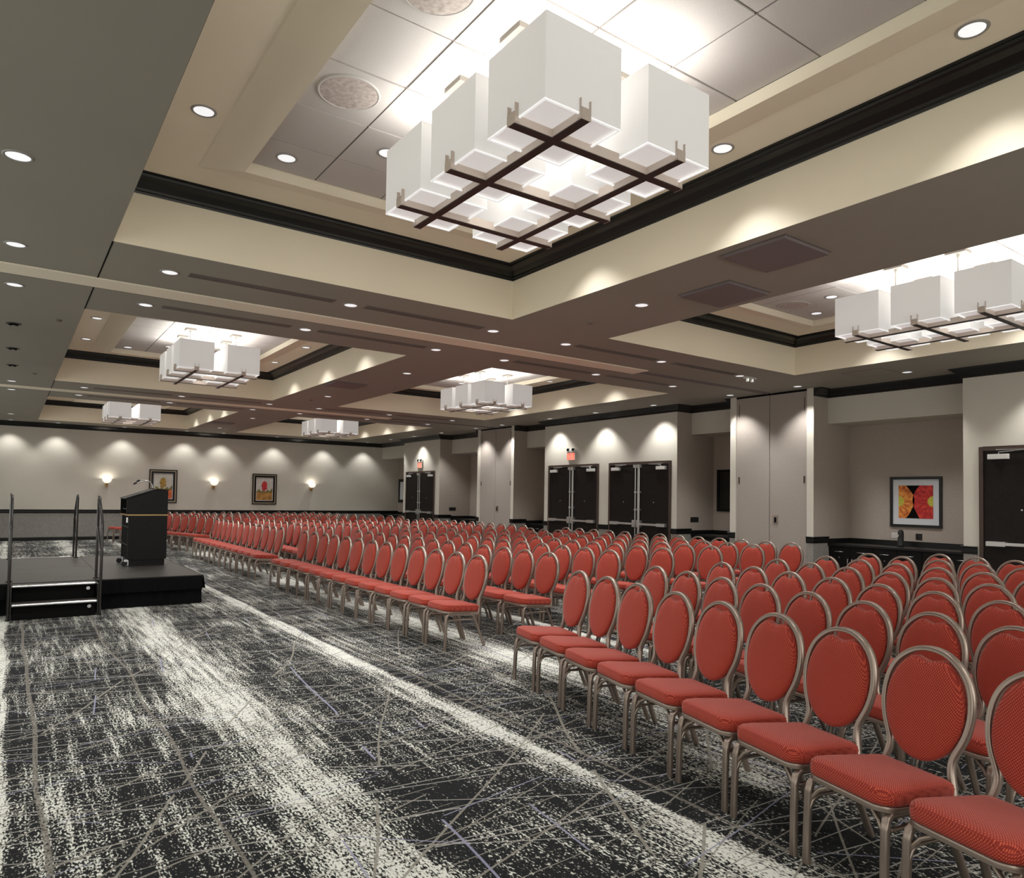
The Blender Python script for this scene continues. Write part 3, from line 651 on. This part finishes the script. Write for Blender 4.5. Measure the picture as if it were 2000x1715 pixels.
# switch plates
for x, y, lb in ((12.35, 10.39, 'black four-gang control plate on the side wall next to middle doors'), (12.30, 20.75, 'black control plate on the side wall next to the far doors')):
    t = empty('control_plate', (x, y-.006, 1.16)); tag(t, lb, 'switch', 'black control plates'); sbox('plate', 'blockglass', -.13, .13, -.01, 0, -.055, .055, parent=t, bevel=.002)
    for k in range(4): sbox('button', 'rubber', -.105+k*.058, -.068+k*.058, -.014, -.01, -.03, .03, parent=t)
t = empty('wall_outlet', (XK-.006, 6.345, 1.015)); tag(t, 'beige double wall outlet under the flower picture', 'outlet'); sbox('plate', 'white', -.008, 0, -.075, .075, -.05, .05, parent=t, bevel=.002)
for k in (-1, 1): sbox('socket', 'tbar', -.011, -.008, k*.035-.02, k*.035+.02, -.03, .03, parent=t)
t = empty('wall_jack_plate', (XK-.006, 5.95, 1.01)); tag(t, 'black square connector plate right of the outlet', 'outlet'); sbox('plate', 'blockglass', -.008, 0, -.055, .055, -.055, .055, parent=t, bevel=.002)
for a in range(3):
    for b_ in range(3): sbox('jack', 'rubber', -.012, -.008, -.04+a*.03, -.02+a*.03, -.04+b_*.03, -.02+b_*.03, parent=t)
t = empty('drink_dispenser', (12.72, 6.13, .842)); tag(t, 'tall dark dispenser with rounded top standing on the buffet counter', 'dispenser')
lathe([(.0, 0), (.055, 0), (.056, .02), (.048, .03), (.048, .22), (.044, .26), (.025, .285), (0, .29)], 18).obj('body', 'rubber', t); MB().tube([(-.045, 0, .20), (-.085, 0, .20), (-.095, 0, .17)], .008, 8).obj('spout', 'chrome', t)
# ---------------------------------------------------------------- buffet cabinets
NN = ['flower picture niche', 'niche beside the middle doors', 'niche past the middle doors', 'niche before the far doors', 'far corner niche']
for ni, (a, b_) in enumerate(NICHES):
    L = b_-a-.02; n = max(1, round(L/.79)); wd = L/n
    for k in range(n):
        y0 = b_-.01-(k+1)*wd
        t = empty('buffet_cabinet', (12.26, y0, 0)); tag(t, 'black buffet cabinet in the %s, %s from its far end' % (NN[ni], ORD[k]), 'cabinet', 'buffet cabinets')
        MB().box(.02, .72, .002, wd-.002, .09, .80).box(.07, .72, .002, wd-.002, 0, .09).obj('body', 'blackw', t)
        for s in (0, 1):
            p, q = (s*wd/2+.004, (s+1)*wd/2-.004)
            dr = sbox('drawer', 'blackw', 0, .02, p, q, .64, .792, parent=t, bevel=.002); c = (p+q)/2
            MB().tube([(0, c-.07, .705), (-.028, c-.07, .705), (-.028, c+.07, .705), (0, c+.07, .705)], .006, 6).obj('handle', 'chrome', dr)
            do = sbox('door', 'blackw', 0, .02, p, q, .10, .634, parent=t, bevel=.002); yh = q-.035 if s == 0 else p+.035
            MB().tube([(0, yh, .44), (-.028, yh, .44), (-.028, yh, .58), (0, yh, .58)], .006, 6).obj('handle', 'chrome', do)
            MB().cyl((-.006, c, .60), .009, .006, 10, 'x').obj('lock', 'chrome', do)
    t = empty('buffet_worktop', (12.22, a, .80)); tag(t, 'black stone worktop along the %s' % NN[ni], 'worktop', 'buffet worktops')
    MB().box(0, .77, .008, b_-a-.008, 0, .04).obj('slab', 'black', t, .003)
    MB().box(.75, .77, .008, b_-a-.008, .04, .125).box(.02, .755, b_-a-.026, b_-a-.008, .04, .125).box(.02, .755, .008, .026, .04, .125).obj('backsplash', 'black', t)
# ---------------------------------------------------------------- stage, steps, lectern
SX0, SX1, SY0, SY1, SZ = -1.37, 2.285, 10.78, 14.60, .40
st = empty('stage', (0, 0, 0)); tag(st, 'low black portable stage with fabric skirt carrying the lectern', 'stage')
for i in range(3):
    for j in range(2):
        a = SX0+i*(SX1-SX0)/3; b_ = SY0+j*(SY1-SY0)/2
        dk = sbox('deck_panel', 'stagetop', a+.003, a+(SX1-SX0)/3-.003, b_+.003, b_+(SY1-SY0)/2-.003, SZ-.03, SZ, parent=st)
m = MB()
for (a, b_, c, d) in ((SX0, SX1, SY0-.012, SY0), (SX0, SX1, SY1, SY1+.012), (SX0-.012, SX0, SY0, SY1), (SX1, SX1+.012, SY0, SY1)): m.box(a, b_, c, d, SZ-.045, SZ+.002)
m.obj('deck_edge', 'rail', st)
def skirt(p0, p1, zt, zb, n, nrm, name, off=0.):
    m = MB(); vs = []
    for i in range(n+1):
        u = i/n; x = p0[0]+(p1[0]-p0[0])*u; y = p0[1]+(p1[1]-p0[1])*u
        for kz, z in enumerate((zt, (zt+zb)/2, zb)):
            w_ = off+(.004+.010*kz)*math.sin(i*2.1+kz*.4)+.004*kz; vs.append((x+nrm[0]*w_, y+nrm[1]*w_, z))
    fs = [(i*3+k, i*3+3+k, i*3+4+k, i*3+1+k) for i in range(n) for k in range(2)]
    o = m.add(vs, fs, True).obj(name, 'skirt', st); return o
skirt((SX0, SY0-.01), (SX1, SY0-.01), SZ-.03, .01, 60, (0, -1), 'skirt', -.03)
skirt((SX1+.01, SY0), (SX1+.01, SY1), SZ-.03, .01, 60, (1, 0), 'skirt', -.03)
skirt((SX0, SY0-.012), (SX1, SY0-.012), SZ-.01, .21, 90, (0, -1), 'skirt_band', .012)
skirt((SX1+.012, SY0), (SX1+.012, SY1), SZ-.01, .21, 90, (1, 0), 'skirt_band', .012)
skirt((SX0, SY1+.01), (SX1, SY1+.01), SZ-.03, .01, 50, (0, 1), 'skirt', -.03)
skirt((SX0-.01, SY0), (SX0-.01, SY1), SZ-.03, .01, 50, (-1, 0), 'skirt', -.03)
# edge trim strip on the back of the deck where the rear steps dock
def stair_unit(yf, sgn, lb):
    """steps docked to the stage at y=yf; sgn=-1 steps go towards the viewer"""
    t = empty('stage_steps', (.515, yf, 0)); tag(t, lb, 'steps', 'steps docked to the stage')
    def B(name, mat, x0, x1, y0, y1, z0, z1, par=t, bev=0.): return sbox(name, mat, x0, x1, min(y0*sgn, y1*sgn), max(y0*sgn, y1*sgn), z0, z1, parent=par, bevel=bev)
    for k, (y0, y1, z) in enumerate(((.03, .225, .395), (.225, .455, .195))):
        tr = B('tread', 'stagetop', -.44, .44, y0, y1-.02, z-.025, z)
        m = MB(); m.tube([(-.44, sgn*(y1-.012), z-.014), (.44, sgn*(y1-.012), z-.014)], .017, 10).obj('nosing', 'chrome', tr)
        B('riser', 'dark', -.43, .43, y1-.05, y1-.04, .0 if k else .17, z-.03)
        MB().cyl((.36, sgn*(y1-.035), z-.075), .022, .012*sgn, 16, 'y').obj('bolt_cap', 'chrome', tr)
    for s in (-1, 1):
        B('side_plate', 'rail', min(s*.445, s*.455), max(s*.445, s*.455), .02, .44, .01, .40)
        x = s*.475
        r = MB()
        r.tube([(x, sgn*.425, 0), (x, sgn*.425, .55), (x, sgn*.425, 1.06), (x, sgn*.41, 1.12), (x, sgn*.36, 1.19), (x, sgn*.02, 1.42), (x, sgn*-.04, 1.475), (x, sgn*-.10, 1.49), (x, sgn*-.15, 1.46), (x, sgn*-.165, 1.40), (x, sgn*-.165, 1.0), (x, sgn*-.165, .41)], .017, 10)
        h = r.obj('handrail', 'rail', t)
        MB().tube([(x, sgn*.42, .70), (x, sgn*.36, .80), (x, sgn*-.10, 1.07), (x, sgn*-.16, 1.10)], .014, 8).obj('mid_rail', 'rail', h)
        MB().cyl((x, sgn*-.165, .40), .035, .015, 14).cyl((x, sgn*.425, 0), .024, .02, 14).obj('foot_collar', 'rail', h)
    return t
stair_unit(SY0, -1, 'black portable steps with chrome nosings and handrails, at the stage front')
stair_unit(SY1, 1, 'black portable steps with handrails docked behind the stage')
# lectern
lx0, lx1, ly0, ly1 = 1.505, 2.09, 12.45, 13.20
t = empty('lectern', ((lx0+lx1)/2, (ly0+ly1)/2, SZ+.001)); tag(t, 'black wooden lectern with sloped top and brass band standing on the stage', 'lectern')
hx_, hy_ = (lx1-lx0)/2, (ly1-ly0)/2
def side_prof(y0, y1):
    P = [(-hx_+.03, .105), (hx_, .105), (hx_, 1.185), (.12, 1.195), (-hx_, 1.045), (-hx_, .80), (-hx_+.03, .78)]
    m = MB(); n = len(P); vs = [(x, y, z) for y in (y0, y1) for x, z in P]
    return m.add(vs, [tuple(range(n)), tuple(range(n, 2*n))[::-1]]+[(i, (i+1) % n, n+(i+1) % n, n+i) for i in range(n)])
side_prof(-hy_, -hy_+.025).obj('side_panel', 'blackw', t); side_prof(hy_-.025, hy_).obj('side_panel', 'blackw', t)
sbox('front_panel', 'blackw', hx_-.02, hx_, -hy_+.025, hy_-.025, .105, 1.18, parent=t)
MB().box(-hx_+.05, hx_-.02, -hy_+.03, hy_-.03, .0, .105).obj('plinth', 'blackw', t)
P = [(-hx_-.01, 1.05), (.12, 1.20), (hx_+.006, 1.188), (hx_+.006, 1.205), (.12, 1.217), (-hx_-.01, 1.066)]
MB().add([(x, y, z) for y in (-hy_-.006, hy_+.006) for x, z in P], [tuple(range(6)), tuple(range(6, 12))[::-1]]+[(i, (i+1) % 6, 6+(i+1) % 6, 6+i) for i in range(6)]).obj('sloped_top', 'blackw', t)
MB().box(-hx_-.001, hx_+.003, -hy_-.003, hy_+.003, .792, .808).obj('brass_band', 'brass', t)
for z in (.32, .60, .88): sbox('shelf', 'blackw', -hx_+.03, hx_-.02, -hy_+.025, hy_-.025, z, z+.018, parent=t)
sbox('back_door', 'dark', -hx_+.035, -hx_+.05, -hy_+.03, hy_-.03, .12, .78, parent=t)
MB().box(-hx_+.01, -hx_+.035, -hy_+.05, -hy_+.09, .68, .76).obj('latch', 'chrome', t)
for yy in (-hy_+.06, hy_-.06):
    MB().cyl((-hx_+.0, yy-.012, .04), .04, .025, 16, 'y').obj('caster', 'rubber', t)
    MB().box(-hx_-.005, -hx_+.05, yy-.02, yy+.02, .07, .105).cyl((-hx_+.05, yy-.03, .012), .012, .08, 8, 'z').obj('caster_fork', 'chrome', t)
for k, (dy, tip, lb) in enumerate(((0, (-.33, 1.305), 'gooseneck microphone on the lectern, lower head'), (.05, (-.28, 1.345), 'gooseneck microphone on the lectern, upper head'))):
    m = empty('gooseneck_microphone', (1.90, 12.72+dy, SZ+1.2165)); tag(m, lb, 'microphone', 'lectern microphones')
    bx_ = 1.90-(lx0+lx1)/2
    tx, tz = tip[0]-bx_+.02+.18, tip[1]-1.205
    MB().cyl((0, 0, 0), .022, .012, 14).obj('base', 'rubber', m)
    MB().tube([(0, 0, .01), (-.005, 0, .06), (-.03, 0, .105), (-.07, 0, .13), (tx+.03, 0, tz+.002), (tx, 0, tz-.006)], .006, 8).obj('gooseneck', 'steel', m)
    MB().tube([(tx, 0, tz-.004), (tx-.015, 0, tz-.012), (tx-.045, 0, tz-.03)], .014, 10).obj('capsule', 'rubber', m)
# ---------------------------------------------------------------- chairs
def lerp_tab(tab, z):
    for (z0, a0), (z1, a1) in zip(tab, tab[1:]):
        if z <= z1: return a0+(a1-a0)*(z-z0)/(z1-z0)
    return tab[-1][1]
def seat_outline(inset, n=9):
    x0, x1, hw, r = -.225+inset, .212-inset, .215-inset, .075
    pts = []
    for cx_, cy_, a0, rr in ((x1-r, hw-r, 0, r), (x0+.03, hw-.03, PI/2, .03), (x0+.03, -hw+.03, PI, .03), (x1-r, -hw+r, 3*PI/2, r)):
        for i in range(n):
            a = a0+PI/2*i/(n-1); pts.append((cx_+rr*math.cos(a), cy_+rr*math.sin(a)))
    return [(x+(.018*(1-(y/hw)**2) if x > x1-r*1.01 else 0), y*(1-.16*(.212-x)/.435)) for x, y in pts]
def seat_drop(x): return -.012-.034*(.212-x)/.435
def build_chair():
    t = empty('banquet_chair')
    # seat cushion
    m = MB(); vs = []; lay = [(.010, .408), (.001, .413), (.0, .422), (.0, .452), (.004, .457), (.002, .462), (.010, .472), (.030, .481), (.075, .488), (.13, .491)]
    for ins, z in lay: vs += [(x, y, z+seat_drop(x)) for x, y in seat_outline(ins)]
    n = len(seat_outline(0)); fs = [(j*n+i, j*n+(i+1) % n, (j+1)*n+(i+1) % n, (j+1)*n+i) for j in range(len(lay)-1) for i in range(n)]
    fs += [tuple(range(n))[::-1], tuple(range((len(lay)-1)*n, len(lay)*n))]
    m.add(vs, fs, True).obj('seat', 'cloth', t)
    # ribbed band under the seat, side rails and gussets
    m = MB(); vs = []; lay = [(.018, .382), (.004, .384), (.0, .389), (.004, .393), (.0, .397), (.004, .401), (.001, .406), (.02, .408)]
    for ins, z in lay: vs += [(x, y, z+seat_drop(x)) for x, y in seat_outline(ins)]
    fs = [(j*n+i, j*n+(i+1) % n, (j+1)*n+(i+1) % n, (j+1)*n+i) for j in range(len(lay)-1) for i in range(n)]
    m.add(vs, fs+[tuple(range(n))[::-1]], True); m.obj('seat_frame', 'bronze', t)
    # back ring
    hw = [(.345, .180), (.38, .174), (.42, .161), (.46, .149), (.50, .146), (.54, .160), (.59, .184), (.64, .199), (.70, .206), (.76, .201), (.81, .187), (.85, .165), (.885, .132), (.911, .095), (.928, .055), (.935, 0)]
    xb = [(.34, -.20), (.39, -.212), (.45, -.226), (.50, -.238), (.60, -.258), (.70, -.276), (.80, -.294), (.94, -.318)]
    half = [(lerp_tab(xb, z), y, z) for z, y in hw]
    # smooth
    def smooth(P, k=2):
        for _ in range(k):
            Q = [P[0]]
            for a, b_ in zip(P, P[1:]): Q += [tuple(.75*u+.25*v for u, v in zip(a, b_)), tuple(.25*u+.75*v for u, v in zip(a, b_))]
            Q.append(P[-1]); P = Q
        return P
    full = smooth(half+[(x, -y, z) for x, y, z in half[::-1][1:]], 1)
    prof = [(-.011, -.015), (.011, -.015), (.0125, 0), (.011, .011), (.0075, .0165), (.0045, .012), (0, .0165), (-.0045, .012), (-.0075, .0165), (-.011, .011), (-.0125, 0)]
    MB().tube(full, 0, closed=False, prof=prof, upv=(1, 0, 0)).obj('back_frame', 'bronze', t)
    # back cushion with notched top
    m = MB(); nn = 40; cz = .690; hh = .227; cw = .184
    def outl(s, off):
        P = []
        for i in range(nn):
            a = 2*PI*i/nn; u, v = math.cos(a), math.sin(a)
            y = cw*u; z = cz+hh*v
            d = abs(y)/.085
            if v > 0 and d < 1: z -= .036*(math.cos(d*PI)*.5+.5)
            y *= s; z = cz+(z-cz)*s
            P.append((lerp_tab(xb, z)+off, y, z))
        return P
    lay = [(.25, -.024), (.80, -.024), (.96, -.019), (1.0, -.008), (1.0, .012), (.975, .024), (.91, .031), (.72, .037), (.45, .040), (.18, .041)]
    vs = []
    for s, off in lay: vs += outl(s, off)
    fs = [(j*nn+i, j*nn+(i+1) % nn, (j+1)*nn+(i+1) % nn, (j+1)*nn+i) for j in range(len(lay)-1) for i in range(nn)]
    fs += [tuple(range(nn))[::-1], tuple(range((len(lay)-1)*nn, len(lay)*nn))]
    m.add(vs, fs, True).obj('backrest', 'cloth', t)
    m = MB()   # bracket holding the cushion
    for y in (-.02, .02): m.tube([(-.20, y, .36), (-.215, y, .41), (-.245, y, .50)], .008, 6)
    m.obj('back_bracket', 'rail', t)
    lp = [(-.015, -.011), (.015, -.011), (.0155, .004), (.011, .013), (.006, .009), (0, .013), (-.006, .009), (-.011, .013), (-.0155, .004)]
    for s in (-1, 1):
        MB().tube([(.212, s*.197, 0), (.207, s*.195, .20), (.202, s*.194, .31), (.193, s*.192, .345), (.170, s*.190, .362), (.12, s*.186, .360), (-.05, s*.176, .348), (-.20, s*.176, .342)], 0, prof=lp, upv=(0, 0, 1)).obj('leg', 'bronze', t)
        MB().tube([(-.10, s*.170, .345), (-.14, s*.174, .33), (-.17, s*.178, .26), (-.272, s*.195, 0)], 0, prof=lp, upv=(0, 0, 1)).obj('leg', 'bronze', t)
        MB().tube([(.205, s*.186, .24), (.19, s*.183, .275), (.165, s*.180, .295), (.05, s*.176, .298), (-.15, s*.176, .288)], .009, 6).tube([(.195, s*.185, .285), (.185, s*.15, .33), (.172, s*.11, .355)], .010, 6).obj('stretcher', 'bronze', t)
    m = MB()
    for s in (-1, 1): m.cyl((.212, s*.197, 0), .019, .012, 10).cyl((-.262, s*.195, 0), .019, .012, 10)
    return t
CH = build_chair()
chairs = []   # (x, y, rz, label, group)
BL = {'n': 'nearest block', 'm': 'second block', 'f': 'third block', 'x': 'farthest block'}
GR = {'n': 'red chairs in the nearest block', 'm': 'red chairs in the second block', 'f': 'red chairs in the third block', 'x': 'red chairs in the farthest block'}
def add_chair(fx_, fy_, rz, b, r, k):
    c, s = math.cos(rz), math.sin(rz); lx_, ly_ = .212, -.197
    x = fx_-(c*lx_-s*ly_); y = fy_-(s*lx_+c*ly_)
    q = ('last' if False else ORD[k])
    end = 'aisle'
    lb = 'red oval-backed chair, %s, %s row from stage, %s seat from %s' % (BL[b], ORD[r], q, 'the aisle' if b == 'n' else 'near end')
    d = Vector((x, y, .5-CAMH)); dep = d.dot(fw)
    if dep < .25: return
    u_ = 1000+1379.5*d.dot(r2)/dep; v_ = 922.9-1379.5*d.dot(u2)/dep
    if u_ > 2000+260/dep*3 or v_ > 1715+900/dep: return
    chairs.append((dep, x, y, rz, lb, b))
rj = random.Random(5)
J = lambda a: rj.uniform(-a, a)
an = math.atan2(.225, -.974)
for r in range(7):
    for k in range(1 if r == 6 else 0, 12):
        add_chair(3.62+.97*r-.104*k+J(.008), 5.0-.458*k+J(.004), an+J(.012), 'n', r, k)
for r in range(7):
    for k in range(13): add_chair(3.68+.97*r+J(.01), 6.69+.46*k+J(.004), PI+J(.014), 'm', r, k)
for r in range(7):
    for k in range(12): add_chair(3.69+.94*r+J(.01), 13.55+.4545*k+J(.003), PI+J(.012), 'f', r, k)
an2 = math.atan2(-.27, -.963)
for r in range(7):
    for k in range(12): add_chair(3.93+.94*r-.125*k+J(.01), 20.35+.444*k+J(.003), an2+J(.012), 'x', r, k)
chairs.sort()
first = True; seatm = None
for i, (dep, x, y, rz, lb, b) in enumerate(chairs[:300]):
    t = CH if i == 0 else copy_tree(CH)
    t.location = (x, y, 0); t.rotation_euler = (0, 0, rz); tag(t, lb, 'chair', GR[b])
rest = chairs[300:]
if rest:
    root = {}
    for ch in CH.children:
        mat = ch.data.materials[0].name; root.setdefault(mat, []).append(ch.data)
    bm = bmesh.new(); mats = list(root)
    for (dep, x, y, rz, lb, b) in rest:
        T = Matrix.Translation((x, y, 0)) @ Matrix.Rotation(rz, 4, 'Z')
        for mi, mn in enumerate(mats):
            for me in root[mn]:
                n0 = len(bm.verts); f0 = len(bm.faces); bm.from_mesh(me); bm.verts.ensure_lookup_table(); bm.faces.ensure_lookup_table()
                for v in bm.verts[n0:]: v.co = T @ v.co
                for f in bm.faces[f0:]: f.material_index = mi
    me = bpy.data.meshes.new('distant_chairs'); bm.to_mesh(me); bm.free()
    for mn in mats: me.materials.append(bpy.data.materials[mn])
    o = bpy.data.objects.new('distant_chairs', me); C.objects.link(o); o['kind'] = 'stuff'
    tag(o, 'red chairs farthest away, last seats by the far wall', 'chairs')
